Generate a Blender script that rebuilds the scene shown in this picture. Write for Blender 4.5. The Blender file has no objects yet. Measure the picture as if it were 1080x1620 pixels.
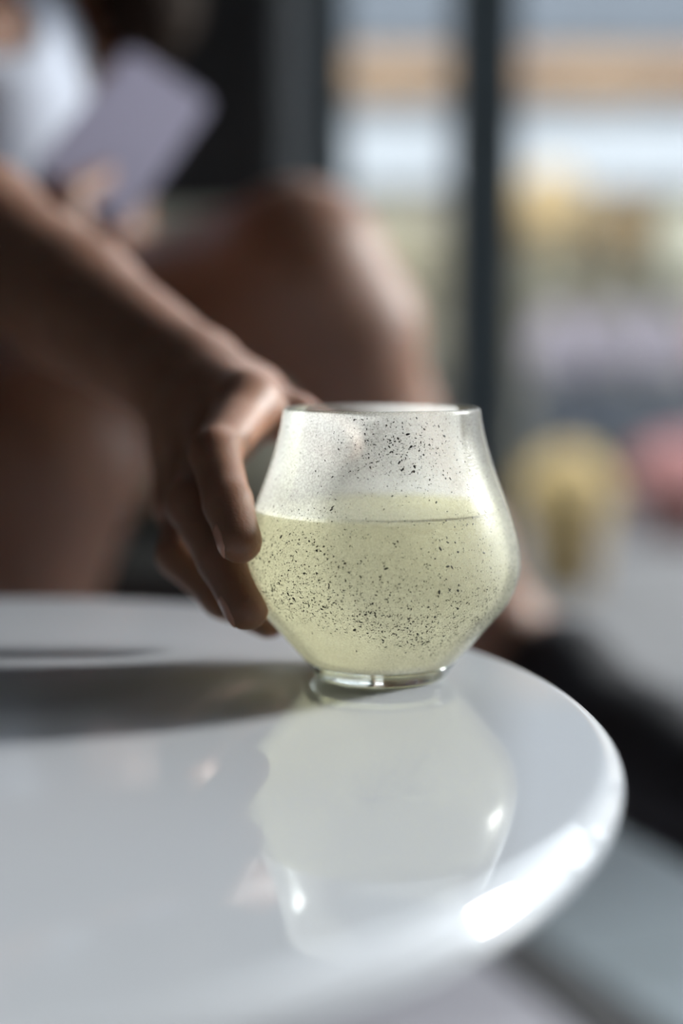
import bpy, bmesh, math, random
import numpy as np
from mathutils import Vector, Matrix

random.seed(7)
rng = np.random.default_rng(11)
S = bpy.context.scene
COL = S.collection

# ---------------------------------------------------------------- camera, sky, sun, exposure
TZ = 0.50                                  # table top height
FPX = 2250.0                               # focal length in pixels of the 1080 x 1620 frame
PITCH = math.radians(6.52)
CAM = Vector((0, 0, TZ + 0.1173))

cd = bpy.data.cameras.new('camera')
cam = bpy.data.objects.new('camera', cd)
COL.objects.link(cam)
cam.location = CAM
cam.rotation_euler = (math.radians(90) - PITCH, 0, 0)
cd.sensor_fit = 'VERTICAL'
cd.sensor_height = 36.0
cd.sensor_width = 24.0
cd.lens = 36.0 * FPX / 1620.0
cd.clip_start = 0.01
cd.dof.use_dof = True
cd.dof.focus_distance = 0.472
cd.dof.aperture_fstop = 2.0
S.camera = cam

w = bpy.data.worlds.new('sky')
S.world = w
w.use_nodes = True
bg = w.node_tree.nodes['Background']
bg.inputs['Color'].default_value = (0.88, 0.93, 1.0, 1)
bg.inputs['Strength'].default_value = 3.0

sl = bpy.data.lights.new('sun', 'SUN')
sl.energy = 3.5
sl.angle = math.radians(10)
sl.color = (1.0, 0.97, 0.93)
sun = bpy.data.objects.new('sun', sl)
COL.objects.link(sun)
SAZ, SEL = math.radians(20), math.radians(22)
sdir = Vector((math.cos(SAZ) * math.cos(SEL), math.sin(SAZ) * math.cos(SEL), math.sin(SEL)))
sun.rotation_euler = sdir.to_track_quat('Z', 'Y').to_euler()
sun.location = sdir * 6

vs = S.view_settings
vs.view_transform = 'Standard'
vs.look = 'None'
vs.gamma = 1.0
vs.use_curve_mapping = False
vs.exposure = 1.15
S.cycles.use_denoising = True
S.cycles.sample_clamp_indirect = 4.0
S.cycles.max_bounces = 16
S.cycles.volume_bounces = 6
S.cycles.transparent_max_bounces = 24
S.cycles.caustics_reflective = False


def P(u, v, Y):
    """point at distance Y in front of the camera seen at pixel (u, v)"""
    c, s = math.cos(PITCH), math.sin(PITCH)
    dx, dy = (u - 540) / FPX, (810 - v) / FPX
    d = Vector((dx, c + s * dy, -s + c * dy))
    return CAM + d * (Y / d.y)


# ---------------------------------------------------------------- helpers
def srgb(r, g, b):
    f = lambda c: (c / 255 / 12.92) if c / 255 <= 0.04045 else ((c / 255 + 0.055) / 1.055) ** 2.4
    return (f(r), f(g), f(b), 1.0)


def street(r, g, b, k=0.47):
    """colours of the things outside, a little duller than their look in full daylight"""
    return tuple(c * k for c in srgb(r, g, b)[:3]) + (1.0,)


def mat(name):
    m = bpy.data.materials.new(name)
    m.use_nodes = True
    nt = m.node_tree
    nt.nodes.clear()
    out = nt.nodes.new('ShaderNodeOutputMaterial')
    return m, nt, out


def node(nt, kind, **kw):
    n = nt.nodes.new(kind)
    for k, v in kw.items():
        if k in n.inputs:
            n.inputs[k].default_value = v
        else:
            setattr(n, k, v)
    return n


def simple(name, col, rough=0.6, var=0.12, scale=20, bump=0.0, spec=0.5, sss=0.0, metal=0.0, coat=0.0, sheen=0.0):
    m, nt, out = mat(name)
    L = nt.links.new
    b = node(nt, 'ShaderNodeBsdfPrincipled')
    b.inputs['Roughness'].default_value = rough
    b.inputs['Specular IOR Level'].default_value = spec
    b.inputs['Metallic'].default_value = metal
    b.inputs['Coat Weight'].default_value = coat
    b.inputs['Sheen Weight'].default_value = sheen
    if sss:
        b.inputs['Subsurface Weight'].default_value = sss
        b.inputs['Subsurface Radius'].default_value = (1.0, 0.35, 0.15)
        b.inputs['Subsurface Scale'].default_value = 0.012
    tc = node(nt, 'ShaderNodeTexCoord')
    nz = node(nt, 'ShaderNodeTexNoise')
    nz.inputs['Scale'].default_value = scale
    nz.inputs['Detail'].default_value = 6
    L(tc.outputs['Object'], nz.inputs['Vector'])
    cr = node(nt, 'ShaderNodeValToRGB')
    cr.color_ramp.elements[0].position = 0.3
    cr.color_ramp.elements[1].position = 0.7
    cr.color_ramp.elements[0].color = tuple(c * (1 - var) for c in col[:3]) + (1,)
    cr.color_ramp.elements[1].color = tuple(min(1, c * (1 + var)) for c in col[:3]) + (1,)
    L(nz.outputs['Fac'], cr.inputs['Fac'])
    L(cr.outputs['Color'], b.inputs['Base Color'])
    if bump:
        bp = node(nt, 'ShaderNodeBump')
        bp.inputs['Strength'].default_value = bump
        bp.inputs['Distance'].default_value = 0.002
        n2 = node(nt, 'ShaderNodeTexNoise')
        n2.inputs['Scale'].default_value = scale * 12
        L(tc.outputs['Object'], n2.inputs['Vector'])
        L(n2.outputs['Fac'], bp.inputs['Height'])
        L(bp.outputs['Normal'], b.inputs['Normal'])
    L(b.outputs['BSDF'], out.inputs['Surface'])
    return m


def link(name, me, m=None, parent=None, smooth=True):
    o = bpy.data.objects.new(name, me)
    COL.objects.link(o)
    if m is not None:
        me.materials.append(m)
    if parent is not None:
        o.parent = parent
        o.matrix_parent_inverse = parent.matrix_world.inverted()
    if smooth:
        me.polygons.foreach_set('use_smooth', [True] * len(me.polygons))
    return o


def thing(name, label, cat, loc=(0, 0, 0), group=None):
    o = bpy.data.objects.new(name, None)
    COL.objects.link(o)
    o.location = loc
    o.empty_display_size = 0.05
    bpy.context.view_layer.update()
    return tag(o, label, cat, group)


def tag(o, label, cat, group=None):
    o['label'] = label
    o['category'] = cat
    if group:
        o['group'] = group
    return o


def pydata(verts, faces):
    me = bpy.data.meshes.new('mesh')
    me.from_pydata([tuple(v) for v in verts], [], faces)
    me.update()
    return me


def box_mesh(lo, hi, bev=0.0, seg=2):
    bm = bmesh.new()
    bmesh.ops.create_cube(bm, size=1)
    for v in bm.verts:
        v.co = Vector([lo[i] + (v.co[i] + 0.5) * (hi[i] - lo[i]) for i in range(3)])
    if bev:
        bmesh.ops.bevel(bm, geom=bm.edges[:], offset=bev, segments=seg, profile=0.5, affect='EDGES')
    me = bpy.data.meshes.new('box')
    bm.to_mesh(me)
    bm.free()
    return me


def box(name, lo, hi, m, parent=None, bev=0.0, seg=2):
    return link(name, box_mesh(lo, hi, bev, seg), m, parent, smooth=False)


def struct(o, label=None):
    o['kind'] = 'structure'
    if label:
        o['label'] = label
    return o


def lathe(profile, n=96, centre=(0, 0, 0), closed=False):
    """profile: list of (r, z); r == 0 makes a pole"""
    cx, cy, cz = centre
    vs_, fs, rings = [], [], []
    for r, z in profile:
        if r < 1e-7:
            rings.append([len(vs_)])
            vs_.append((cx, cy, cz + z))
        else:
            rings.append(list(range(len(vs_), len(vs_) + n)))
            for i in range(n):
                a = 2 * math.pi * i / n
                vs_.append((cx + r * math.cos(a), cy + r * math.sin(a), cz + z))
    pairs = list(zip(rings[:-1], rings[1:]))
    if closed:
        pairs.append((rings[-1], rings[0]))
    for A, B in pairs:
        for i in range(n):
            j = (i + 1) % n
            if len(A) == 1 and len(B) == 1:
                continue
            if len(A) == 1:
                fs.append((A[0], B[j], B[i]))
            elif len(B) == 1:
                fs.append((A[i], A[j], B[0]))
            else:
                fs.append((A[i], A[j], B[j], B[i]))
    return pydata(vs_, fs)


def catmull(pts, n):
    """smooth curve through 2-D points"""
    pts = np.array(pts, float)
    d = np.r_[0, np.cumsum(np.hypot(*np.diff(pts, axis=0).T))]
    ext = np.vstack([2 * pts[0] - pts[1], pts, 2 * pts[-1] - pts[-2]])
    res = []
    for s in np.linspace(0, d[-1], n):
        i = min(max(np.searchsorted(d, s, side='right') - 1, 0), len(pts) - 2)
        t = (s - d[i]) / (d[i + 1] - d[i])
        p0, p1, p2, p3 = ext[i], ext[i + 1], ext[i + 2], ext[i + 3]
        res.append(0.5 * ((2 * p1) + (p2 - p0) * t + (2 * p0 - 5 * p1 + 4 * p2 - p3) * t * t + (3 * p1 - p0 - 3 * p2 + p3) * t ** 3))
    return np.array(res)


# ---------------------------------------------------------------- implicit bodies (smooth union of tapered limbs, meshed)
class Field:
    def __init__(self, xs, ys, zs):
        self.ax = [np.asarray(a, np.float32) for a in (xs, ys, zs)]
        self.D = np.full([len(a) for a in self.ax], 0.2, np.float32)

    def box(self, lo, hi):
        return tuple(slice(max(0, np.searchsorted(a, l) - 2), min(len(a), np.searchsorted(a, h) + 2)) for a, l, h in zip(self.ax, lo, hi))

    def grid(self, sl_):
        x, y, z = (a[s] for a, s in zip(self.ax, sl_))
        return x[:, None, None], y[None, :, None], z[None, None, :]

    @staticmethod
    def cone(g, a, b, r1, r2, flat=None):
        X, Y, Z = g
        px, py, pz = X - a[0], Y - a[1], Z - a[2]
        bx, by, bz = (b[i] - a[i] for i in range(3))
        L2 = bx * bx + by * by + bz * bz
        if L2 < 1e-12:
            t = 0.0
        else:
            t = np.clip((px * bx + py * by + pz * bz) / L2, 0, 1)
        qx, qy, qz = px - bx * t, py - by * t, pz - bz * t
        if flat is not None:
            n, s = flat
            dn = (qx * n[0] + qy * n[1] + qz * n[2]) * (s - 1)
            qx, qy, qz = qx + n[0] * dn, qy + n[1] * dn, qz + n[2] * dn
        return np.sqrt(qx * qx + qy * qy + qz * qz) - (r1 + (r2 - r1) * t)

    @staticmethod
    def smin(a, b, k):
        h = np.clip(0.5 + 0.5 * (b - a) / k, 0, 1)
        return b + (a - b) * h - k * h * (1 - h)

    def bounds(self, pts, pad):
        A = np.array([p[0] for p in pts], float)
        r = max(p[1] for p in pts)
        return self.box(A.min(0) - r - pad, A.max(0) + r + pad)

    def chain_d(self, sl_, pts, k=0.004, flat=None):
        g = self.grid(sl_)
        d = None
        if len(pts) == 1:
            return self.cone(g, pts[0][0], pts[0][0], pts[0][1], pts[0][1], flat)
        for (a, r1), (b, r2) in zip(pts[:-1], pts[1:]):
            e = self.cone(g, a, b, r1, r2, flat)
            d = e if d is None else self.smin(d, e, k)
        return d

    def add(self, pts, k=0.01, flat=None, kin=0.004):
        sl_ = self.bounds(pts, 0.03 + k)
        self.D[sl_] = self.smin(self.D[sl_], self.chain_d(sl_, pts, kin, flat), k)

    def cut(self, pts, k=0.008, flat=None):
        sl_ = self.bounds(pts, 0.03 + k)
        self.D[sl_] = -self.smin(-self.D[sl_], self.chain_d(sl_, pts, 0.004, flat), k)

    def fingers(self, chains, k, pad=0.02):
        """each finger blends with the hand but stays apart from its neighbours"""
        allp = [p for c in chains for p in c]
        sl_ = self.bounds(allp, pad)
        base = self.D[sl_].copy()
        res = base.copy()
        for c in chains:
            res = np.minimum(res, self.smin(base, self.chain_d(sl_, c, 0.003), k))
        self.D[sl_] = res

    def mesh(self):
        D = self.D
        neg = D < 0
        c = np.zeros([n - 1 for n in D.shape], np.int8)
        for i in (0, 1):
            for j in (0, 1):
                for k in (0, 1):
                    c += neg[i:i + c.shape[0], j:j + c.shape[1], k:k + c.shape[2]]
        act = (c > 0) & (c < 8)
        I = np.argwhere(act)
        idx = np.full(act.shape, -1, np.int32)
        idx[act] = np.arange(len(I))
        corners = np.array([(i, j, k) for i in (0, 1) for j in (0, 1) for k in (0, 1)])
        acc = np.zeros((len(I), 3))
        cnt = np.zeros(len(I))
        val = [D[tuple((I + o).T)] for o in corners]
        pos = [np.stack([self.ax[d][I[:, d] + o[d]] for d in range(3)], 1).astype(float) for o in corners]
        for p in range(8):
            for q in range(p + 1, 8):
                if np.abs(corners[p] - corners[q]).sum() != 1:
                    continue
                m = (val[p] < 0) != (val[q] < 0)
                t = (val[p] / (val[p] - val[q] + 1e-20))[:, None]
                acc[m] += (pos[p] + (pos[q] - pos[p]) * t)[m]
                cnt[m] += 1
        V = acc / cnt[:, None]
        F = []
        for ax in range(3):
            b1, b2 = (ax + 1) % 3, (ax + 2) % 3
            s0 = [slice(None)] * 3
            s1 = [slice(None)] * 3
            s0[ax], s1[ax] = slice(0, -1), slice(1, None)
            n0, n1 = neg[tuple(s0)], neg[tuple(s1)]
            E_ = np.argwhere(n0 != n1)
            ok = (E_[:, b1] > 0) & (E_[:, b2] > 0) & (E_[:, b1] < D.shape[b1] - 1) & (E_[:, b2] < D.shape[b2] - 1)
            E_ = E_[ok]
            flip = n0[tuple(E_.T)]
            q = []
            for o1, o2 in ((-1, -1), (0, -1), (0, 0), (-1, 0)):
                T = E_.copy()
                T[:, b1] += o1
                T[:, b2] += o2
                q.append(idx[tuple(T.T)])
            q = np.stack(q, 1)
            q[~flip] = q[~flip][:, ::-1]
            F.append(q)
        F = np.concatenate(F)
        me = bpy.data.meshes.new('body')
        me.vertices.add(len(V))
        me.vertices.foreach_set('co', V.astype(np.float32).ravel())
        me.loops.add(F.size)
        me.loops.foreach_set('vertex_index', F.ravel().astype(np.int32))
        me.polygons.add(len(F))
        me.polygons.foreach_set('loop_start', np.arange(0, F.size, 4, dtype=np.int32))
        me.update(calc_edges=True)
        me.validate()
        return me


def axis(lo, hi, coarse, fine=None, fstep=0.0015):
    if fine is None:
        return np.arange(lo, hi, coarse)
    return np.r_[np.arange(lo, fine[0], coarse), np.arange(fine[0], fine[1], fstep), np.arange(fine[1], hi, coarse)]


# ---------------------------------------------------------------- materials
M = {}
M['wall_dark'] = simple('charcoal plaster', srgb(40, 42, 45), 0.75, 0.1, 6, 0.2)
M['wall'] = simple('warm grey plaster', srgb(92, 88, 84), 0.8, 0.06, 6, 0.2)
M['ceiling'] = simple('white ceiling paint', srgb(176, 178, 182), 0.85, 0.03, 4)
M['frame'] = simple('slate window frame', srgb(58, 65, 69), 0.45, 0.06, 9)
M['table'] = simple('white lacquer', srgb(184, 187, 193), 0.03, 0.012, 5, 0.0, spec=0.6, coat=0.3)
M['metal'] = simple('painted steel', srgb(190, 192, 195), 0.35, 0.04, 12)
M['skin'] = simple('skin', srgb(129, 93, 74), 0.52, 0.08, 60, 0.10, spec=0.45, sss=0.5)
M['nail'] = simple('fingernail', srgb(182, 136, 118), 0.25, 0.04, 80)
M['white_cloth'] = simple('white cotton', srgb(172, 177, 190), 0.9, 0.04, 30, 0.3, sheen=0.2)
M['olive_cloth'] = simple('olive cloth', srgb(160, 157, 142), 0.9, 0.1, 40, 0.3)
M['black'] = simple('black leather', srgb(13, 14, 16), 0.6, 0.15, 25, 0.3)
M['shoe'] = simple('black suede', srgb(22, 22, 28), 0.8, 0.12, 40, 0.3)
M['sole'] = simple('dark rubber', srgb(20, 20, 22), 0.8, 0.1, 30)
M['phone'] = simple('lavender shell', srgb(116, 112, 130), 0.5, 0.02, 10)
M['screen'] = simple('dark screen', srgb(18, 18, 22), 0.1, 0.02, 10)
M['hair'] = simple('dark brown hair', srgb(36, 26, 19), 0.8, 0.3, 90, 0.4, spec=0.15)
M['eye'] = simple('eye', srgb(235, 230, 225), 0.2, 0.02, 20)
M['iris'] = simple('brown iris', srgb(60, 38, 24), 0.2, 0.02, 20)
M['lip'] = simple('lip', srgb(165, 92, 88), 0.4, 0.04, 20)
M['speck'] = simple('black fleck', srgb(30, 30, 22), 0.6, 0.3, 400)


def pane_material():
    m, nt, out = mat('window glass')
    L = nt.links.new
    t = node(nt, 'ShaderNodeBsdfTransparent')
    t.inputs['Color'].default_value = (0.95, 0.97, 0.97, 1)
    g = node(nt, 'ShaderNodeBsdfGlossy')
    g.inputs['Roughness'].default_value = 0.02
    f = node(nt, 'ShaderNodeFresnel')
    f.inputs['IOR'].default_value = 1.35
    mx = node(nt, 'ShaderNodeMixShader')
    L(f.outputs['Fac'], mx.inputs['Fac'])
    L(t.outputs['BSDF'], mx.inputs[1])
    L(g.outputs['BSDF'], mx.inputs[2])
    L(mx.outputs['Shader'], out.inputs['Surface'])
    return m


M['pane'] = pane_material()


def frosted_glass():
    """outer skin of the tumbler: misted, speckled with fine dew, lets a part of the view through"""
    m, nt, out = mat('misted glass')
    L = nt.links.new
    tc = node(nt, 'ShaderNodeTexCoord')
    fine = node(nt, 'ShaderNodeTexNoise')
    fine.inputs['Scale'].default_value = 1500
    fine.inputs['Detail'].default_value = 3
    L(tc.outputs['Object'], fine.inputs['Vector'])
    big = node(nt, 'ShaderNodeTexNoise')
    big.inputs['Scale'].default_value = 55
    big.inputs['Detail'].default_value = 4
    L(tc.outputs['Object'], big.inputs['Vector'])
    bp = node(nt, 'ShaderNodeBump')
    bp.inputs['Strength'].default_value = 0.35
    bp.inputs['Distance'].default_value = 0.0002
    L(fine.outputs['Fac'], bp.inputs['Height'])
    tr = node(nt, 'ShaderNodeBsdfTransparent')
    tr.inputs['Color'].default_value = (0.97, 0.98, 0.95, 1)
    di = node(nt, 'ShaderNodeBsdfDiffuse')
    di.inputs['Color'].default_value = (0.98, 0.98, 0.95, 1)
    tl = node(nt, 'ShaderNodeBsdfTranslucent')
    tl.inputs['Color'].default_value = (0.99, 0.99, 0.96, 1)
    L(bp.outputs['Normal'], di.inputs['Normal'])
    mist = node(nt, 'ShaderNodeMixShader')
    mist.inputs['Fac'].default_value = 0.90
    L(di.outputs['BSDF'], mist.inputs[1])
    L(tl.outputs['BSDF'], mist.inputs[2])
    # amount of mist: patchy + fine dew
    a = node(nt, 'ShaderNodeMapRange')
    a.inputs['From Min'].default_value = 0.3
    a.inputs['From Max'].default_value = 0.7
    a.inputs['To Min'].default_value = 0.52
    a.inputs['To Max'].default_value = 0.72
    L(big.outputs['Fac'], a.inputs['Value'])
    b = node(nt, 'ShaderNodeMapRange')
    b.inputs['From Min'].default_value = 0.35
    b.inputs['From Max'].default_value = 0.65
    b.inputs['To Min'].default_value = -0.12
    b.inputs['To Max'].default_value = 0.12
    L(fine.outputs['Fac'], b.inputs['Value'])
    s = node(nt, 'ShaderNodeMath', operation='ADD', use_clamp=True)
    L(a.outputs['Result'], s.inputs[0])
    L(b.outputs['Result'], s.inputs[1])
    # the glass above the cold drink has misted less
    sp = node(nt, 'ShaderNodeSeparateXYZ')
    L(tc.outputs['Object'], sp.inputs['Vector'])
    hz = node(nt, 'ShaderNodeMapRange')
    hz.inputs['From Min'].default_value = TZ + 0.052
    hz.inputs['From Max'].default_value = TZ + 0.070
    hz.inputs['To Min'].default_value = 1.0
    hz.inputs['To Max'].default_value = 0.58
    L(sp.outputs['Z'], hz.inputs['Value'])
    mu = node(nt, 'ShaderNodeMath', operation='MULTIPLY')
    L(s.outputs['Value'], mu.inputs[0])
    L(hz.outputs['Result'], mu.inputs[1])
    m1 = node(nt, 'ShaderNodeMixShader')
    L(mu.outputs['Value'], m1.inputs['Fac'])
    L(tr.outputs['BSDF'], m1.inputs[1])
    L(mist.outputs['Shader'], m1.inputs[2])
    gl = node(nt, 'ShaderNodeBsdfGlossy')
    gl.inputs['Roughness'].default_value = 0.26
    L(bp.outputs['Normal'], gl.inputs['Normal'])
    fr = node(nt, 'ShaderNodeFresnel')
    fr.inputs['IOR'].default_value = 1.25
    m2 = node(nt, 'ShaderNodeMixShader')
    L(fr.outputs['Fac'], m2.inputs['Fac'])
    L(m1.outputs['Shader'], m2.inputs[1])
    L(gl.outputs['BSDF'], m2.inputs[2])
    L(m2.outputs['Shader'], out.inputs['Surface'])
    return m


def clear_skin():
    m, nt, out = mat('clear inner glass')
    L = nt.links.new
    t = node(nt, 'ShaderNodeBsdfTransparent')
    g = node(nt, 'ShaderNodeBsdfGlossy')
    g.inputs['Roughness'].default_value = 0.06
    f = node(nt, 'ShaderNodeFresnel')
    f.inputs['IOR'].default_value = 1.05
    mx = node(nt, 'ShaderNodeMixShader')
    L(f.outputs['Fac'], mx.inputs['Fac'])
    L(t.outputs['BSDF'], mx.inputs[1])
    L(g.outputs['BSDF'], mx.inputs[2])
    L(mx.outputs['Shader'], out.inputs['Surface'])
    return m


def base_glass():
    m, nt, out = mat('solid clear glass')
    g = node(nt, 'ShaderNodeBsdfGlass')
    g.inputs['Roughness'].default_value = 0.02
    g.inputs['IOR'].default_value = 1.48
    g.inputs['Color'].default_value = (0.96, 0.97, 0.95, 1)
    nt.links.new(g.outputs['BSDF'], out.inputs['Surface'])
    return m


def drink_material():
    m, nt, out = mat('cloudy pale green drink')
    L = nt.links.new
    t = node(nt, 'ShaderNodeBsdfTransparent')
    t.inputs['Color'].default_value = (1.0, 0.975, 0.78, 1)
    tl = node(nt, 'ShaderNodeBsdfTranslucent')
    tl.inputs['Color'].default_value = (1.0, 0.975, 0.83, 1)
    d = node(nt, 'ShaderNodeBsdfDiffuse')
    d.inputs['Color'].default_value = (1.0, 0.975, 0.83, 1)
    a = node(nt, 'ShaderNodeMixShader')
    a.inputs['Fac'].default_value = 0.2
    L(tl.outputs['BSDF'], a.inputs[1])
    L(d.outputs['BSDF'], a.inputs[2])
    b = node(nt, 'ShaderNodeMixShader')
    b.inputs['Fac'].default_value = 0.72
    L(t.outputs['BSDF'], b.inputs[1])
    L(a.outputs['Shader'], b.inputs[2])
    L(b.outputs['Shader'], out.inputs['Surface'])
    return m


# ---------------------------------------------------------------- the room
X0, X1, Y0, Y1, ZC = -1.9, 2.3, -1.8, 2.25, 2.8

floor = struct(box('floor', (X0, Y0, -0.06), (X1, Y1, 0.0), simple('floor slab', srgb(96, 104, 108), 0.35, 0.1, 3)), 'slate grey stone floor')
tile_m = simple('slate floor tile', srgb(112, 122, 128), 0.38, 0.12, 5, 0.1)
tile2 = simple('pale floor tile', srgb(150, 148, 156), 0.4, 0.08, 5, 0.1)
tmesh = box_mesh((-0.297, -0.297, 0), (0.297, 0.297, 0.004), 0.002, 1)
tmesh.materials.append(tile_m)
tmesh2 = tmesh.copy()
tmesh2.materials.clear()
tmesh2.materials.append(tile2)
ROT = math.radians(24)
ct, st = math.cos(ROT), math.sin(ROT)
org = P(880, 1545, 1.33)
for i in range(-7, 8):
    for j in range(-7, 8):
        off = 0.035 if i >= 0 else -0.035
        lx, ly = (i + 0.5) * 0.6 + off, (j + 0.5) * 0.6
        x, y = org.x + ct * lx - st * ly, org.y + st * lx + ct * ly
        if X0 + 0.43 < x < X1 - 0.43 and Y0 + 0.43 < y < Y1 - 0.43:
            o = bpy.data.objects.new('tile', tmesh if i >= 0 else tmesh2)
            COL.objects.link(o)
            o.location = (x, y, 0.0)
            o.rotation_euler = (0, 0, ROT)
            o.parent = floor
strip = link('floor_strip_1', box_mesh((-0.032, -1.5, 0.0), (0.032, 0.7, 0.006), 0.002, 1), simple('dark floor strip', srgb(34, 30, 29), 0.5, 0.2, 30), None, False)  # dark strip running diagonally between the two tile zones
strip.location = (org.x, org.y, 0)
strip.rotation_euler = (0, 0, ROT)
struct(strip, 'dark strip set between two kinds of floor tile')

struct(box('ceiling', (X0, Y0, ZC), (X1, Y1, ZC + 0.08), M['ceiling']), 'white ceiling')
struct(box('wall_left', (X0 - 0.1, Y0, 0), (X0, Y1, ZC), M['wall']), 'warm grey plaster wall')
WX0 = 0.005                                              # where the glazed part of the far wall begins
struct(box('wall_back', (X0 - 0.1, Y1, 0), (WX0 - 0.16, Y1 + 0.1, ZC), M['wall_dark']), 'charcoal wall beside the glazed front')


def window(name, label, axis_, at, lo, hi, z0, z1, bars, fw=0.075, dep=0.07, rails=()):
    """glazed opening in the plane axis_ = at; bars = centres of the uprights between lo and hi"""
    e = bpy.data.objects.new(name, None)
    COL.objects.link(e)
    struct(e, label)

    def bx(n, a0, a1, zz0, zz1, d0, d1, m, bev=0.004):
        if axis_ == 'y':
            return box(n, (a0, at + d0, zz0), (a1, at + d1, zz1), m, e, bev)
        return box(n, (at + d0, a0, zz0), (at + d1, a1, zz1), m, e, bev)
    bx('frame_jamb', lo, lo + fw, z0, z1, 0, dep, M['frame'])
    bx('frame_jamb', hi - fw, hi, z0, z1, 0, dep, M['frame'])
    bx('frame_rail', lo + fw, hi - fw, z0, z0 + 0.05, 0, dep, M['frame'])
    bx('frame_rail', lo + fw, hi - fw, z1 - 0.06, z1, 0, dep, M['frame'])
    for r in rails:
        bx('transom', lo + fw, hi - fw, r - 0.02, r + 0.02, 0.01, dep - 0.01, M['frame'])
    for b in bars:
        bx('mullion', b - 0.052, b + 0.052, z0 + 0.05, z1 - 0.06, -0.002, dep + 0.002, M['frame'])
    ed = [lo + fw] + [s for b in bars for s in (b - 0.052, b + 0.052)] + [hi - fw]
    for a0, a1 in zip(ed[::2], ed[1::2]):
        bx('pane', a0, a1, z0 + 0.05, z1 - 0.06, dep / 2 - 0.003, dep / 2 + 0.003, M['pane'], 0)
    return e


window('window_1', 'slate framed shop window facing the street', 'y', Y1, WX0 - 0.16, X1, 0.0, ZC, [0.222, 1.25], fw=0.165)
# right wall with its tall window
struct(box('wall_right', (X1, Y0, 0), (X1 + 0.1, 0.5, ZC), M['wall']), 'plaster wall beside the side window')
window('window_2', 'tall side window', 'x', X1, 0.5, Y1 + 0.07, 0.0, ZC, [1.75])
# unseen wall behind the camera, left solid to cut the front light
struct(box('wall_front', (X0 - 0.1, Y0 - 0.1, 0), (X1 + 0.1, Y0, ZC), M['wall']), 'warm grey plaster wall facing the seated person')

# ---------------------------------------------------------------- the round table
TX, TY, TR = -0.1495, 0.4387, 0.2345
tbl = thing('side_table', 'round glossy white side table with a rounded edge', 'table', (TX, TY, 0))
prof = [(0, TZ)]
RB = 0.007
for i in range(1, 9):
    prof.append((TR - RB - 0.0004 - 0.024 * (8 - i), TZ))
for i in range(0, 25):
    a = math.pi * i / 24
    prof.append((TR - RB + RB * math.sin(a), TZ - RB + RB * math.cos(a)))
prof += [(TR - RB - 0.0004, TZ - 2 * RB), (TR - 0.06, TZ - 2 * RB), (0, TZ - 2 * RB)]
link('table_top', lathe(prof[::-1], 192, (TX, TY, 0)), M['table'], tbl)
link('column', lathe([(0, 0.014), (0.03, 0.014), (0.028, 0.05), (0.026, 0.40), (0.05, 0.474), (0.09, 0.4858), (0, 0.4858)], 48, (TX, TY, 0)), M['metal'], tbl)
link('foot_plate', lathe([(0, 0.0045), (0.15, 0.0045), (0.153, 0.008), (0.15, 0.012), (0.04, 0.018), (0, 0.018)], 64, (TX, TY, 0)), M['metal'], tbl)

# ---------------------------------------------------------------- the tumbler
GX, GY, GZ = 0.0142, 0.506, TZ + 0.0002
PXM = 0.0002311


def zv(v):
    return 0.0964 * (1068 - v) / 418


sil = [(103, 1068), (112, 1050), (138, 1020), (168, 985), (196, 950), (209, 922), (214.5, 890), (209, 850), (194, 800), (174, 745), (158, 690), (151, 652)]
outer = [(r * PXM, zv(v)) for r, v in sil]
OUT = catmull(outer, 90)
ZB = 0.0062                               # top of the solid foot


def rad_out(z):
    return float(np.interp(z, OUT[:, 1], OUT[:, 0]))


cup = thing('tumbler', 'misted stemless glass tumbler flecked with black, held by a hand', 'glass', (GX, GY, GZ))
wall_o = [(r, z) for r, z in OUT if z > ZB]
wall_o = [(rad_out(ZB), ZB)] + wall_o
th = 0.0016
wall_i = []
for k, (r, z) in enumerate(wall_o):
    wall_i.append((r - th * 1.05, max(z, ZB + 0.0012)))
top_r, top_z = wall_o[-1]
rim = [(top_r - th * 0.2, top_z + 0.0005), (top_r - th * 0.5, top_z + 0.0007), (top_r - th * 0.85, top_z + 0.0005)]
ring = wall_o + rim + wall_i[::-1] + [(0, ZB + 0.0012)]
me = lathe([(0, ZB)] + ring, 160, (GX, GY, GZ))
me.materials.append(frosted_glass())
me.materials.append(clear_skin())
wall = link('glass_wall', me, None, cup)
n_out = 1 + len(wall_o) - 1
for p in me.polygons:
    band = p.index // 160
    p.material_index = 1 if band >= n_out + 3 or band == 0 else 0
fr0 = rad_out(0.0)
foot = [(0, 0.0004), (fr0 - 0.004, 0.0002), (fr0 - 0.0012, 0.0), (fr0, 0.0008)] + [(rad_out(z), z) for z in (0.002, 0.0035, 0.005)] + [(rad_out(ZB) - 0.0001, ZB - 0.0002), (rad_out(ZB) - 0.006, ZB - 0.001), (0, ZB - 0.0016)]
link('glass_foot', lathe(foot, 128, (GX, GY, GZ)), base_glass(), cup)

# black flecks on the outside of the glass, thousands of them
sv, sf = [], []


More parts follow.
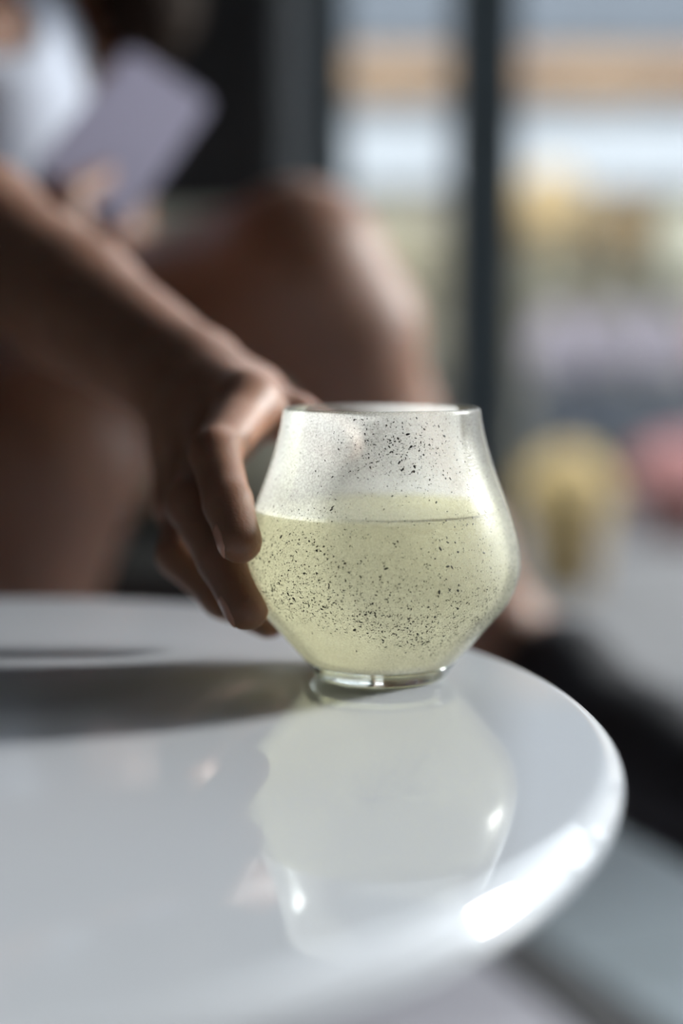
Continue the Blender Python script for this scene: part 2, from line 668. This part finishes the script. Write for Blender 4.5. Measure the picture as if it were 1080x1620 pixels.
def fleck(ang, z, a, b, rot):
    r = rad_out(z) + 0.00006
    dz = 0.0006
    sl_ = (rad_out(z + dz) - rad_out(z - dz)) / (2 * dz)
    n = Vector((math.cos(ang), math.sin(ang), -sl_)).normalized()
    t1 = Vector((-math.sin(ang), math.cos(ang), 0))
    t2 = n.cross(t1)
    c = Vector((GX + r * math.cos(ang), GY + r * math.sin(ang), GZ + z))
    k = len(sv)
    m = 6
    for i in range(m):
        q = 2 * math.pi * i / m + rot
        j = random.uniform(0.65, 1.2)
        x, y = a * math.cos(q - rot) * j, b * math.sin(q - rot) * j
        xr, yr = x * math.cos(rot) - y * math.sin(rot), x * math.sin(rot) + y * math.cos(rot)
        sv.append(c + t1 * xr + t2 * yr)
    sv.append(c + n * 0.00008)
    for i in range(m):
        sf.append((k + i, k + (i + 1) % m, k + m))


def density(u, v):
    """how thickly the flecks lie, by turn around the glass (u in -1..1) and height v (pixel row of the photograph)"""
    low = 968 + 30 * math.sin((u + 0.1) * 2.2)
    d = 0.05
    d += 1.3 * math.exp(-((v - (low - 20)) / 28) ** 2) * (1 if v < low + 22 else 0.25)
    d += 0.40 * math.exp(-((v - (low - 70)) / 45) ** 2)
    d += 0.16 * math.exp(-((v - 850) / 60) ** 2)
    d += 0.75 * math.exp(-((v - 705) / 42) ** 2 - ((u - 0.12) / 0.42) ** 2)
    if v > low + 70:
        d *= 0.12
    return d


cnt = 0
while cnt < 16000:
    ang = random.uniform(0, 2 * math.pi)
    v = random.uniform(658, 1042)
    u = math.cos(ang)
    r = rad_out(zv(v))
    if random.random() > density(u, v) * (r / 0.05):
        continue
    s = random.lognormvariate(math.log(0.000155), 0.45)
    s = min(s, 0.00052)
    fleck(ang, zv(v), s * random.uniform(1, 1.8), s * random.uniform(0.6, 1.0), random.uniform(0, math.pi))
    cnt += 1
fl = link('black_flecks', pydata(sv, sf), M['speck'], cup)
fl['kind'] = 'stuff'
fl['label'] = 'fine black flecks scattered over the glass'

# ---------------------------------------------------------------- the drink
LZ = zv(806)
pin = [(r - th * 1.05 - 0.00015, z) for r, z in wall_o if ZB + 0.0015 < z < LZ]
pin = [(0, ZB + 0.0014), (pin[0][0] - 0.001, ZB + 0.0014)] + pin
rl = rad_out(LZ) - th * 1.05 - 0.00015
pin += [(rl, LZ + 0.0010), (rl - 0.0004, LZ + 0.0006), (rl - 0.0011, LZ + 0.0002), (rl - 0.0022, LZ), (rl * 0.6, LZ), (0, LZ)]
dr = link('drink', lathe(pin, 128, (GX, GY, GZ)), drink_material())
tag(dr, 'cloudy pale green drink filling the tumbler a little over half', 'drink')

# ---------------------------------------------------------------- the person reaching for the glass
person = thing('person', 'seated person in white sleeveless top and olive shorts, hand around the tumbler', 'person', (-0.37, 1.42, 0))


def V(*a):
    return Vector(a)


# joints of the seated body
PEL, ABD, CHE = V(-0.37, 1.42, 0.545), V(-0.375, 1.37, 0.68), V(-0.355, 1.25, 0.83)
RSH, LSH = V(-0.405, 1.06, 0.885), V(-0.235, 1.27, 0.94)
NKB, NKT, HED = V(-0.315, 1.145, 0.965), V(-0.292, 1.105, 1.02), V(-0.275, 1.08, 1.098)
REL, RWR = P(-130, 312, 0.83), P(298, 604, 0.632)
LEL, LWR = V(-0.21, 1.30, 0.70), P(70, 425, 1.05)
RHI, LHI = V(-0.45, 1.40, 0.545), V(-0.28, 1.38, 0.575)
RKN, LKN = P(95, 705, 1.0), P(476, 424, 1.0)
RAN, LAN = V(-0.36, 1.10, 0.10), P(797, 1010, 1.15)

F = Field(axis(-0.68, 0.34, 0.007, (-0.11, 0.035)), axis(0.44, 1.62, 0.007, (0.46, 0.67)), axis(0.0, 1.33, 0.007, (0.502, 0.645)))
# trunk
F.add([(PEL, 0.125), (ABD, 0.105), (CHE, 0.125)], 0.03)
F.add([(RHI, 0.10), (LHI, 0.10)], 0.04)
F.add([(RSH, 0.058), (CHE + V(0.01, -0.03, 0.06), 0.085), (LSH, 0.055)], 0.05)
F.add([(CHE + V(-0.055, -0.10, 0.0), 0.055)], 0.05)
F.add([(CHE + V(0.06, -0.06, 0.01), 0.055)], 0.05)
# neck and head
F.add([(NKB, 0.052), (NKT, 0.045)], 0.03)
hd = (V(0.10, -0.95, -0.12)).normalized()            # where the face looks
hr = hd.cross(V(0, 0, 1)).normalized()
hu = hr.cross(hd)
F.add([(HED + hu * 0.02 - hd * 0.012, 0.088), (HED + hu * 0.03 + hd * 0.02, 0.080)], 0.03, (hr, 1.12))
F.add([(HED - hu * 0.02 + hd * 0.03, 0.058), (HED - hu * 0.075 + hd * 0.062, 0.026)], 0.035)
F.add([(HED + hd * 0.093 + hu * 0.005, 0.008), (HED + hd * 0.112 - hu * 0.026, 0.0125)], 0.012)
F.add([(HED + hd * 0.093 - hu * 0.052, 0.012)], 0.012, (hu, 1.6))
for s in (-1, 1):
    F.add([(HED + hr * s * 0.076 - hd * 0.012 + hu * 0.012, 0.02), (HED + hr * s * 0.072 - hd * 0.006 - hu * 0.022, 0.012)], 0.006, (hr, 2.6))
    F.cut([(HED + hd * 0.094 + hr * s * 0.031 + hu * 0.004, 0.014)], 0.010)
# arms
F.add([(RSH, 0.052), (RSH.lerp(REL, 0.45), 0.045), (REL, 0.039)], 0.03)
F.add([(REL, 0.038), (REL.lerp(RWR, 0.25), 0.040), (REL.lerp(RWR, 0.65), 0.032), (RWR, 0.0245)], 0.015, None, 0.012)
F.add([(LSH, 0.050), (LSH.lerp(LEL, 0.5), 0.043), (LEL, 0.038)], 0.03)
F.add([(LEL, 0.037), (LEL.lerp(LWR, 0.3), 0.038), (LWR, 0.024)], 0.015)
# legs
F.add([(RHI, 0.098), (RHI.lerp(RKN, 0.5), 0.082), (RKN, 0.064)], 0.03)
RSHIN = (RAN - RKN)
F.add([(RKN, 0.062), (RKN + RSHIN * 0.3 + V(0, 0.02, 0), 0.056), (RKN + RSHIN * 0.7, 0.040), (RAN, 0.034)], 0.02, None, 0.02)
F.add([(LHI, 0.098), (LHI.lerp(LKN, 0.5), 0.084), (LKN, 0.057)], 0.03)
LS = (LAN - LKN)
F.add([(LKN, 0.054), (LKN + LS * 0.14 + V(0.006, -0.004, 0.0), 0.052), (LKN + LS * 0.38 + V(-0.012, 0.01, 0), 0.048), (LKN + LS * 0.7, 0.038), (LAN, 0.034)], 0.02, None, 0.02)
# feet inside the shoes
RTOE = RAN + V(0.03, -0.17, -0.06)
LTOE = P(1120, 1225, 1.02)
F.add([(RAN + V(0, 0.03, -0.04), 0.033), (RAN + V(0.02, -0.10, -0.055), 0.033), (RTOE, 0.024)], 0.02)
LFD = (LTOE - LAN).normalized()
F.add([(LAN, 0.034), (LAN.lerp(LTOE, 0.6), 0.034), (LTOE, 0.026)], 0.02)
F.add([(LAN, 0.034), (LAN + LFD * 0.03 - V(0, 0, 0.03), 0.03)], 0.02)
# right hand: metacarpals, then five fingers around the glass
MCP = [P(392, 640, 0.556), P(350, 692, 0.562), P(312, 745, 0.572), P(284, 792, 0.590)]
for q, (m_, r_) in enumerate(zip(MCP, (0.0125, 0.0125, 0.012, 0.011))):
    F.add([(RWR.lerp(m_, 0.02), 0.019), (RWR.lerp(m_, 0.55), 0.0145), (m_, r_)], 0.010)
F.add([(P(330, 660, 0.600), 0.017)], 0.012)
TH = [P(322, 606, 0.618), P(400, 632, 0.594), P(466, 664, 0.568), P(538, 702, 0.5495)]
IX = [MCP[0], P(340, 718, 0.514), P(360, 796, 0.492), P(379, 856, 0.479)]
MD = [MCP[1], P(303, 796, 0.518), P(352, 886, 0.4965), P(390, 962, 0.484)]
RG = [MCP[2], P(285, 878, 0.540), P(352, 944, 0.531), P(424, 980, 0.530)]
PK = [MCP[3], P(300, 860, 0.574), P(345, 905, 0.566), P(392, 935, 0.560)]
RR = [(0.013, 0.0105, 0.0092, 0.0078), (0.0115, 0.0092, 0.0084, 0.0077), (0.0118, 0.0095, 0.0086, 0.0078), (0.0112, 0.0090, 0.0080, 0.0073), (0.0100, 0.0080, 0.0072, 0.0065)]
TH_R = (0.0165, 0.0125, 0.0102, 0.0085)
F.add([(TH[0], 0.018), (TH[1], 0.013)], 0.012)
F.add([(P(372, 652, 0.585), 0.012), (P(400, 660, 0.572), 0.009)], 0.012)
F.fingers([list(zip(c, r)) for c, r in ((TH, TH_R), (IX, RR[1]), (MD, RR[2]), (RG, RR[3]), (PK, RR[4]))], 0.007)
# left hand holding the phone
PT, PB = P(268, 122, 1.13), P(122, 318, 1.0)
pl = (PT - PB).normalized()
pw = V(0.0555, 0, -0.0444)
pw = (pw - pl * pw.dot(pl)).normalized()
pn = pw.cross(pl).normalized()
if pn.y > 0:
    pn = -pn                                         # the face turned to the camera
pn = -pn                                             # the fingers lie on the far side
PH_L, PH_W, PH_T = (PT - PB).length, 0.074, 0.008
PC = (PT + PB) / 2
palm = PB - pl * 0.030 + pw * 0.004 + pn * 0.004
F.add([(LWR, 0.023), (palm, 0.021)], 0.012)
lf = []
for q in range(4):
    base = palm + pl * (0.006 * q) - pw * (0.012 - 0.006 * q) + pn * 0.010
    tip_w = -0.028 + 0.0175 * q
    k0 = PB + pl * (0.000 + 0.002 * q) + pw * tip_w + pn * 0.016
    k1 = PB + pl * (0.022 + 0.004 * (q % 2)) + pw * (tip_w + 0.004) + pn * 0.0135
    k2 = PB + pl * (0.044 + 0.006 * (q in (1, 2))) + pw * (tip_w + 0.006) + pn * 0.0125
    lf.append([(base, 0.011), (k0, 0.0088), (k1, 0.0082), (k2, 0.0074)])
lf.append([(palm - pn * 0.008, 0.014), (PB - pl * 0.016 - pw * 0.006 - pn * 0.016, 0.0105), (PB + pl * 0.004 + pw * 0.002 - pn * 0.0145, 0.0092), (PB + pl * 0.024 + pw * 0.006 - pn * 0.0135, 0.0082)])
F.fingers(lf, 0.006)
body = link('body', F.mesh(), M['skin'], person)
body['label'] = 'bare arms and legs'

# fingernails on the hand at the glass
AX = V(GX, GY, 0)


def nail(p0, p1, r, wd=0.0052):
    d = (p1 - p0).normalized()
    o_ = V(-1.0, 0.25, 0.25)
    o_ = (o_ - d * o_.dot(d)).normalized()
    sd = d.cross(o_).normalized()
    c = p1 - d * 0.0012
    vs_, fs = [], []
    nu, nv = 9, 9
    for lay in (0, 1):
        for i in range(nu):
            for j in range(nv):
                a = (i / (nu - 1) - 0.5) * 2
                b = (j / (nv - 1) - 0.5) * 2
                wa = wd * a * (1 - 0.18 * max(0, b) ** 2 - 0.10 * b * b)
                ph = wa / r
                xl = b * 0.0056 * (1 - 0.15 * a * a)
                re = math.sqrt(max(r * r - max(0.0, xl - 0.0012) ** 2, 1e-8))
                vs_.append(c + d * xl + sd * (math.sin(ph) * re) + o_ * (math.cos(ph) * re + (0.00025 if lay else -0.0008)))
    for lay in (0, 1):
        k = lay * nu * nv
        for i in range(nu - 1):
            for j in range(nv - 1):
                q = (k + i * nv + j, k + (i + 1) * nv + j, k + (i + 1) * nv + j + 1, k + i * nv + j + 1)
                fs.append(q if lay else q[::-1])
    ed = [i * nv for i in range(nu)] + [(nu - 1) * nv + j for j in range(1, nv)] + [i * nv + nv - 1 for i in range(nu - 2, -1, -1)] + [j for j in range(nv - 2, 0, -1)]
    for a, b in zip(ed, ed[1:] + ed[:1]):
        fs.append((a, b, b + nu * nv, a + nu * nv))
    return link('fingernail', pydata(vs_, fs), M['nail'], body)


for ch, r in ((IX, RR[1]), (MD, RR[2]), (RG, RR[3]), (PK, RR[4]), (TH, TH_R)):
    nail(ch[2], ch[3], r[3])

# clothes
C = Field(axis(-0.64, -0.02, 0.006), axis(0.92, 1.64, 0.006), axis(0.42, 1.05, 0.006))
C.add([(PEL + V(0, -0.02, 0.06), 0.130), (ABD, 0.122), (CHE, 0.137)], 0.03)
C.add([(RSH + V(0.03, 0.03, 0), 0.052), (CHE + V(0.01, -0.03, 0.06), 0.098), (LSH + V(-0.03, 0, 0), 0.056)], 0.05)
C.add([(CHE + V(-0.055, -0.10, 0.0), 0.068)], 0.05)
C.add([(CHE + V(0.06, -0.06, 0.01), 0.068)], 0.05)
C.cut([(NKB + V(0.005, -0.03, -0.01), 0.070), (NKB + V(0.03, -0.06, -0.075), 0.032)], 0.01)
C.cut([(NKB + V(0.02, -0.05, -0.02), 0.05), (P(0, 0, 1.12), 0.042)], 0.01)
C.cut([(RSH + V(-0.05, -0.05, 0.0), 0.055)], 0.01)
C.cut([(LSH + V(0.06, 0.0, -0.01), 0.055)], 0.01)
link('tank_top', C.mesh(), M['white_cloth'], person)['label'] = 'white sleeveless top'
C = Field(axis(-0.64, 0.06, 0.006), axis(0.98, 1.66, 0.006), axis(0.38, 0.78, 0.006))
C.add([(PEL, 0.134), (PEL + V(0, -0.02, 0.06), 0.134)], 0.03)
C.add([(RHI, 0.108), (RHI.lerp(RKN, 0.42), 0.097)], 0.03)
C.add([(LHI, 0.108), (LHI.lerp(LKN, 0.42), 0.097)], 0.03)
link('shorts', C.mesh(), M['olive_cloth'], person)['label'] = 'olive shorts'


def shoe(heel, toe, up, n):
    d = (toe - heel).normalized()
    sd = d.cross(up).normalized()
    up = sd.cross(d)
    pts = [heel, toe]
    lo = [min(p[i] for p in pts) - 0.11 for i in range(3)]
    hi = [max(p[i] for p in pts) + 0.13 for i in range(3)]
    A = Field(*[np.arange(l, h, 0.005) for l, h in zip(lo, hi)])
    L_ = (toe - heel).length
    A.add([(heel + up * 0.03 - d * 0.01, 0.048), (heel + d * L_ * 0.45 + up * 0.018, 0.050), (toe - d * 0.02, 0.045)], 0.02)
    A.add([(heel + up * 0.055, 0.046)], 0.02)
    up_o = link('shoe', A.mesh(), M['shoe'], person)
    up_o['label'] = 'black shoe'
    B = Field(*[np.arange(l, h, 0.005) for l, h in zip(lo, hi)])
    B.add([(heel - up * 0.022 - d * 0.015, 0.040), (toe - up * 0.03 - d * 0.01, 0.043)], 0.01, (up, 2.6))
    s = link('sole', B.mesh(), M['sole'], up_o)
    return up_o


shoe(RAN + V(-0.004, 0.028, -0.048), RTOE + V(0, 0, 0.012), V(0, 0, 1), 0)
shoe(LAN + LFD * 0.065 - V(0.0, 0, 0.045), LTOE + LFD * 0.05 - V(0, 0, 0.008), V(-0.2, -0.25, 1).normalized(), 1)

# hair, eyes, mouth
Hf = Field(axis(-0.44, -0.05, 0.005), axis(0.90, 1.34, 0.005), axis(0.78, 1.33, 0.005))
Hf.add([(HED + hu * 0.030 - hd * 0.022, 0.096), (HED + hu * 0.048 + hd * 0.012, 0.084)], 0.03, (hr, 1.10))
Hf.add([(HED - hd * 0.06, 0.075), (HED - hd * 0.075 - hu * 0.15, 0.055), (HED - hd * 0.105 - hu * 0.24, 0.030)], 0.03)
Hf.cut([(HED + hd * 0.125 - hu * 0.005, 0.072)], 0.012)
Hf.cut([(HED + hd * 0.10 - hu * 0.08, 0.085)], 0.012)
sd_ = hr if hr.x > 0 else -hr
Hf.add([(HED + sd_ * 0.070 - hd * 0.02, 0.034), (HED + sd_ * 0.085 - hd * 0.04 - hu * 0.10, 0.040), (P(228, -60, 1.23), 0.044), (P(232, 10, 1.24), 0.044), (P(236, 90, 1.25), 0.020)], 0.02)
link('hair', Hf.mesh(), M['hair'], person)['label'] = 'dark brown hair falling over one shoulder'


def ball(name, c, r, m, parent, sc=None):
    bm = bmesh.new()
    bmesh.ops.create_icosphere(bm, subdivisions=3, radius=r)
    for v in bm.verts:
        p = v.co.copy()
        if sc:
            p = hr * p.x * sc[0] + hd * p.y * sc[1] + hu * p.z * sc[2]
        v.co = p + c
    me_ = bpy.data.meshes.new(name)
    bm.to_mesh(me_)
    bm.free()
    return link(name, me_, m, parent)


for s in (-1, 1):
    e_ = ball('eye', HED + hd * 0.0735 + hr * s * 0.031 + hu * 0.004, 0.0118, M['eye'], person)
    ball('iris', HED + hd * 0.0795 + hr * s * 0.031 + hu * 0.0015, 0.0062, M['iris'], e_)
    ball('eyelid', HED + hd * 0.0745 + hr * s * 0.031 + hu * 0.0085, 0.0125, M['skin'], e_, (1.1, 0.98, 0.62))
    ball('eyebrow', HED + hd * 0.092 + hr * s * 0.032 + hu * 0.026, 0.016, M['hair'], person, (1.0, 0.35, 0.2))
ball('mouth', HED + hd * 0.0965 - hu * 0.052, 0.02, M['lip'], person, (1.0, 0.42, 0.28))

# ---------------------------------------------------------------- the phone
ph = thing('phone', 'lavender phone held up in the hand of the seated person', 'phone', PC)
R3 = Matrix((pw, pl, pw.cross(pl))).transposed()
back_s = 1 if pw.cross(pl).dot(pn) < 0 else -1
bm = bmesh.new()
bmesh.ops.create_cube(bm, size=1)
for v in bm.verts:
    v.co = Vector((v.co.x * PH_W, v.co.y * PH_L, v.co.z * PH_T))
bmesh.ops.bevel(bm, geom=[e for e in bm.edges if abs(e.verts[0].co.z - e.verts[1].co.z) > 0.004], offset=0.010, segments=6, profile=0.5, affect='EDGES')
bmesh.ops.bevel(bm, geom=[e for e in bm.edges if abs(e.verts[0].co.z - e.verts[1].co.z) < 1e-6 and abs(abs(e.verts[0].co.z) - PH_T / 2) < 1e-6 and len(e.link_faces) == 2 and abs(e.link_faces[0].normal.dot(e.link_faces[1].normal)) < 0.5], offset=0.002, segments=2, affect='EDGES')
for v in bm.verts:
    v.co = PC + R3 @ v.co
me = bpy.data.meshes.new('phone_body')
bm.to_mesh(me)
bm.free()
link('phone_body', me, M['phone'], ph, False)
sc_m = box_mesh((-PH_W / 2 + 0.003, -PH_L / 2 + 0.003, 0), (PH_W / 2 - 0.003, PH_L / 2 - 0.003, 0.0008), 0.0003, 1)
for v in sc_m.vertices:
    v.co = PC + R3 @ Vector((v.co.x, v.co.y, -back_s * (PH_T / 2 - 0.0002 + v.co.z)))
link('screen', sc_m, M['screen'], ph, False)

# ---------------------------------------------------------------- the armchair and its cushion
ch = thing('armchair', 'black leather armchair under the seated person', 'armchair', (-0.40, 1.42, 0))
CX0, CX1, CY0, CY1 = -0.86, -0.06, 1.14, 1.80
box('seat', (CX0 + 0.02, CY0 + 0.06, 0.30), (CX1 - 0.02, CY1, 0.43), M['black'], ch, 0.03, 4)
box('backrest', (CX0, 1.62, 0.30), (CX1 + 0.02, CY1, 1.08), M['black'], ch, 0.045, 4)
box('armrest', (CX0 - 0.10, 1.12, 0.12), (CX0, 1.76, 0.60), M['black'], ch, 0.03, 4)
for x in (CX0 + 0.05, CX1 - 0.05):
    for y in (CY0 + 0.12, CY1 - 0.06):
        link('leg', lathe([(0, 0.004), (0.014, 0.004), (0.022, 0.30), (0, 0.30)], 20, (x, y, 0)), M['sole'], ch)


def cushion(c, ax_, ay_, an_, m, name, parent=None):
    n = 25
    vs_, fs = [], []
    for s in (1, -1):
        for i in range(n):
            for j in range(n):
                a, b = (i / (n - 1) - 0.5) * 2, (j / (n - 1) - 0.5) * 2
                t = ((1 - a ** 4) * (1 - b ** 4)) ** 0.5
                pin_ = 1 - 0.06 * (1 - a * a) * (b * b) - 0.0
                pin2 = 1 - 0.06 * (1 - b * b) * (a * a)
                vs_.append(c + ax_ * a * pin2 + ay_ * b * pin_ + an_ * s * t)
    for s in (0, 1):
        k = s * n * n
        for i in range(n - 1):
            for j in range(n - 1):
                q = (k + i * n + j, k + (i + 1) * n + j, k + (i + 1) * n + j + 1, k + i * n + j + 1)
                fs.append(q if s == 0 else q[::-1])
    me_ = pydata(vs_, fs)
    b_ = bmesh.new()
    b_.from_mesh(me_)
    bmesh.ops.remove_doubles(b_, verts=b_.verts[:], dist=1e-5)
    b_.to_mesh(me_)
    b_.free()
    return link(name, me_, m, parent)


cu = cushion(V(-0.165, 1.535, 0.606), V(0.145, 0, 0), V(0, 0.04, 0.175), V(0, -0.045, 0.008), M['olive_cloth'], 'cushion')
tag(cu, 'olive grey cushion leaning on the black armchair back', 'cushion')

# ---------------------------------------------------------------- the street outside
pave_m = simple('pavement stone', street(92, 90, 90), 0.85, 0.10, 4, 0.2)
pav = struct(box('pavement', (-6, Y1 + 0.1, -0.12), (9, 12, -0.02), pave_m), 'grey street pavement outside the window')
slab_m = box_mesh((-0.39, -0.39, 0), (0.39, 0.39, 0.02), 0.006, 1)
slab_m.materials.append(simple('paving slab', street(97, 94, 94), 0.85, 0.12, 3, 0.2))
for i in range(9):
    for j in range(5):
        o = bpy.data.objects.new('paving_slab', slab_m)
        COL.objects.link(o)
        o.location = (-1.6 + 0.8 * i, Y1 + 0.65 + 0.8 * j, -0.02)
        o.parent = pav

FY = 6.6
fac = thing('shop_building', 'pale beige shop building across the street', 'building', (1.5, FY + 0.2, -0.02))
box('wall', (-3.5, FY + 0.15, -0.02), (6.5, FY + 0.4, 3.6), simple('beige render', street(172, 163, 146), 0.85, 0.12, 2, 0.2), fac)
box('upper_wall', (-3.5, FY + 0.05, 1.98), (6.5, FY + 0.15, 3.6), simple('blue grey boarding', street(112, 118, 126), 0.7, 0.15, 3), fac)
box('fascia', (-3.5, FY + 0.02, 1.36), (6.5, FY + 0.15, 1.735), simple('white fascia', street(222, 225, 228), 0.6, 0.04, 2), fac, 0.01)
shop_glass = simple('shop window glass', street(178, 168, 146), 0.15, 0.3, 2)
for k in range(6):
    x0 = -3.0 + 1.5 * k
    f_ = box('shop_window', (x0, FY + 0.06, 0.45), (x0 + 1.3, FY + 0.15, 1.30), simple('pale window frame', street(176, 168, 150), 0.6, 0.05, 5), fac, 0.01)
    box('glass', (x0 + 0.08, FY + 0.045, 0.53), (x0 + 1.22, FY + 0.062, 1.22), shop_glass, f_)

aw = thing('awning', 'orange tan shop awning over the white fascia', 'awning', (1.5, FY, 1.7))
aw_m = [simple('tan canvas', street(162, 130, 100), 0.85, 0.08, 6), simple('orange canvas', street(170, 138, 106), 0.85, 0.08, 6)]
for k in range(20):
    x0 = -3.4 + 0.48 * k
    vs_ = [(x0, FY + 0.05, 1.96), (x0 + 0.476, FY + 0.05, 1.96), (x0 + 0.476, FY - 0.12, 1.84), (x0, FY - 0.12, 1.84), (x0 + 0.476, FY - 0.12, 1.755), (x0 + 0.36, FY - 0.12, 1.735), (x0 + 0.12, FY - 0.12, 1.735), (x0, FY - 0.12, 1.755)]
    n_ = len(vs_)
    vs_ += [(a, b + 0.004, c - 0.006) for a, b, c in vs_]
    fs = [(0, 3, 2, 1), (3, 7, 6, 5, 4, 2), (n_, n_ + 1, n_ + 2, n_ + 3), (n_ + 2, n_ + 4, n_ + 5, n_ + 6, n_ + 7, n_ + 3), (0, 1, n_ + 1, n_), (4, 5, n_ + 5, n_ + 4), (5, 6, n_ + 6, n_ + 5), (6, 7, n_ + 7, n_ + 6)]
    link('canvas_panel', pydata(vs_, fs), aw_m[k % 2], aw, False)


def blossoms(name, c, rad, m, parent, n=60, pr=0.045, half=True):
    bm_ = bmesh.new()
    bmesh.ops.create_icosphere(bm_, subdivisions=2, radius=0.84)
    vs_ = [c + Vector((v.co.x * rad[0], v.co.y * rad[1], max(v.co.z, -0.15 if half else -1) * rad[2])) for v in bm_.verts]
    fs = [tuple(v.index for v in f_.verts) for f_ in bm_.faces]
    bm_.free()
    n, pr = n * 3, pr * 0.62
    for _ in range(n):
        d = Vector(rng.normal(size=3)).normalized()
        if half and d.z < -0.2:
            d.z = -d.z
        p = c + Vector((d.x * rad[0], d.y * rad[1], d.z * rad[2])) * random.uniform(0.82, 1.03)
        t1 = d.orthogonal().normalized()
        t2 = d.cross(t1)
        k = len(vs_)
        vs_.append(p + d * pr * 0.35)
        for i in range(8):
            a = 2 * math.pi * i / 8
            rr = pr * (1.0 if i % 2 else 0.62)
            vs_.append(p + (t1 * math.cos(a) + t2 * math.sin(a)) * rr)
        vs_.append(p - d * pr * 0.5)
        for i in range(8):
            fs.append((k, k + 1 + i, k + 1 + (i + 1) % 8))
            fs.append((k + 9, k + 1 + (i + 1) % 8, k + 1 + i))
    o = link(name, pydata(vs_, fs), m, parent, False)
    o['kind'] = 'stuff'
    return o


leaf_m = simple('leaf green', street(150, 144, 120), 0.7, 0.2, 12)


def flower_bucket(label, base, h, r, bucket_m, flower_m, fr, n=110, pr=0.05):
    t = thing('flower_bucket', label, 'flowers', base, 'flower buckets on the pavement')
    link('bucket', lathe([(0, 0), (r * 0.72, 0), (r * 0.95, h), (r, h + 0.01), (r * 0.9, h), (r * 0.85, h - 0.03), (0, h - 0.03)], 40, base), bucket_m, t)
    c = Vector(base) + V(0, 0, h)
    link('stems', lathe([(0, -0.04), (r * 0.6, -0.04), (fr[0] * 0.75, 0.06), (0, 0.12)], 24, c), leaf_m, t)
    blossoms('blossoms', c + V(0, 0, fr[2] * 0.25), fr, flower_m, t, n, pr)
    return t


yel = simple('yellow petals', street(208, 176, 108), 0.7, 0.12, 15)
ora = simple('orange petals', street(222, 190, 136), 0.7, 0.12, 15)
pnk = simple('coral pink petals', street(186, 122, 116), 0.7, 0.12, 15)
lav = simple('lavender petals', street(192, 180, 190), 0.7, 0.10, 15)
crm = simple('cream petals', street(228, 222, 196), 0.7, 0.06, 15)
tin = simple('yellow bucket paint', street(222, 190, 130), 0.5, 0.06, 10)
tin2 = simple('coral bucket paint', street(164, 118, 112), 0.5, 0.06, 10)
slate = simple('slate paint and shelf shade', street(70, 76, 86), 0.6, 0.08, 8)

b0 = P(893, 925, 3.62)
flower_bucket('yellow bucket of yellow flowers on the pavement', (b0.x, 3.62, 0.0), 0.20, 0.112, tin, yel, (0.115, 0.115, 0.13))
b1 = P(1072, 850, 4.6)
flower_bucket('coral bucket of pink flowers on the pavement', (b1.x, 4.6, 0.0), 0.17, 0.14, tin2, pnk, (0.16, 0.15, 0.13))

# flower stand in front of the shop
st_ = thing('flower_stand', 'slate painted stand carrying lavender flowers before the shop', 'stand', (1.6, 5.9, 0))
sx0, sx1 = P(835, 600, 5.9).x, 3.6
box('shelf', (sx0, 5.52, 0.40), (sx1, 6.05, 0.44), slate, st_, 0.006)
box('under_shelf_shade', (sx0, 5.52, 0.25), (sx1, 5.55, 0.40), slate, st_, 0.004)  # dark board painting in the shade beneath the shelf
for x in (sx0 + 0.05, (sx0 + sx1) / 2, sx1 - 0.05):
    for y in (5.60, 5.97):
        box('leg', (x - 0.025, y - 0.025, 0.0), (x + 0.025, y + 0.025, 0.40), slate, st_, 0.004)


def pot(label, x, y, z, fl_m, fr, n=90, pr=0.05, g='potted flowers on the stand', cat='flowers'):
    t = thing('flower_pot', label, cat, (x, y, z), g)
    link('pot', lathe([(0, 0), (0.07, 0), (0.095, 0.11), (0.10, 0.12), (0.085, 0.115), (0, 0.10)], 32, (x, y, z)), simple('grey pot', street(150, 146, 150), 0.7, 0.06, 10), t)
    blossoms('blossoms', Vector((x, y, z + 0.14)), fr, fl_m, t, n, pr)
    return t


for k, (u, fm, lab) in enumerate(((880, lav, 'lavender flowers in a pot at the end of the slate stand'), (965, lav, 'lavender flowers in a pot, second on the slate stand'), (1050, lav, 'lavender flowers in a pot, third on the slate stand'), (1140, pnk, 'pink flowers in a pot on the slate stand'))):
    p = P(u, 600, 5.78)
    pot(lab, p.x, 5.78, 0.44, fm, (0.10, 0.10, 0.20), 100, 0.04)

# tall stems of yellow blossom in a floor vase, and smaller ones beside it
for lab, u, v, rad, fm, Yd in (('tall grey vase of round golden blossoms before the shop', 868, 335, (0.17, 0.16, 0.18), ora, 6.25),
                               ('tall grey vase of small amber blossoms beside the golden ones', 985, 365, (0.13, 0.12, 0.14), simple('amber petals', street(168, 140, 98), 0.7, 0.15, 15), 6.3),
                               ('tall grey vase of cream blossoms before the shop', 1090, 400, (0.13, 0.13, 0.22), crm, 6.3),
                               ('tall grey vase of olive yellow blossoms by the window post', 628, 420, (0.20, 0.16, 0.22), simple('olive petals', street(190, 178, 146), 0.7, 0.15, 15), 6.25)):
    p = P(u, v, Yd)
    t = thing('flower_vase', lab, 'flowers', (p.x, Yd, -0.02), 'tall vases before the shop')
    link('vase', lathe([(0, 0), (0.09, 0), (0.11, 0.30), (0.08, 0.62), (0.10, 0.68), (0.085, 0.675), (0, 0.60)], 32, (p.x, Yd, -0.02)), simple('pale vase', street(172, 166, 150), 0.6, 0.06, 10), t)
    link('stems', lathe([(0, 0.60), (0.05, 0.60), (rad[0] * 0.5, p.z - rad[2] * 0.6), (0, p.z)], 24, (p.x, Yd, 0)), leaf_m, t)
    blossoms('blossoms', Vector((p.x, Yd, p.z)), rad, fm, t, 110, 0.06, False)
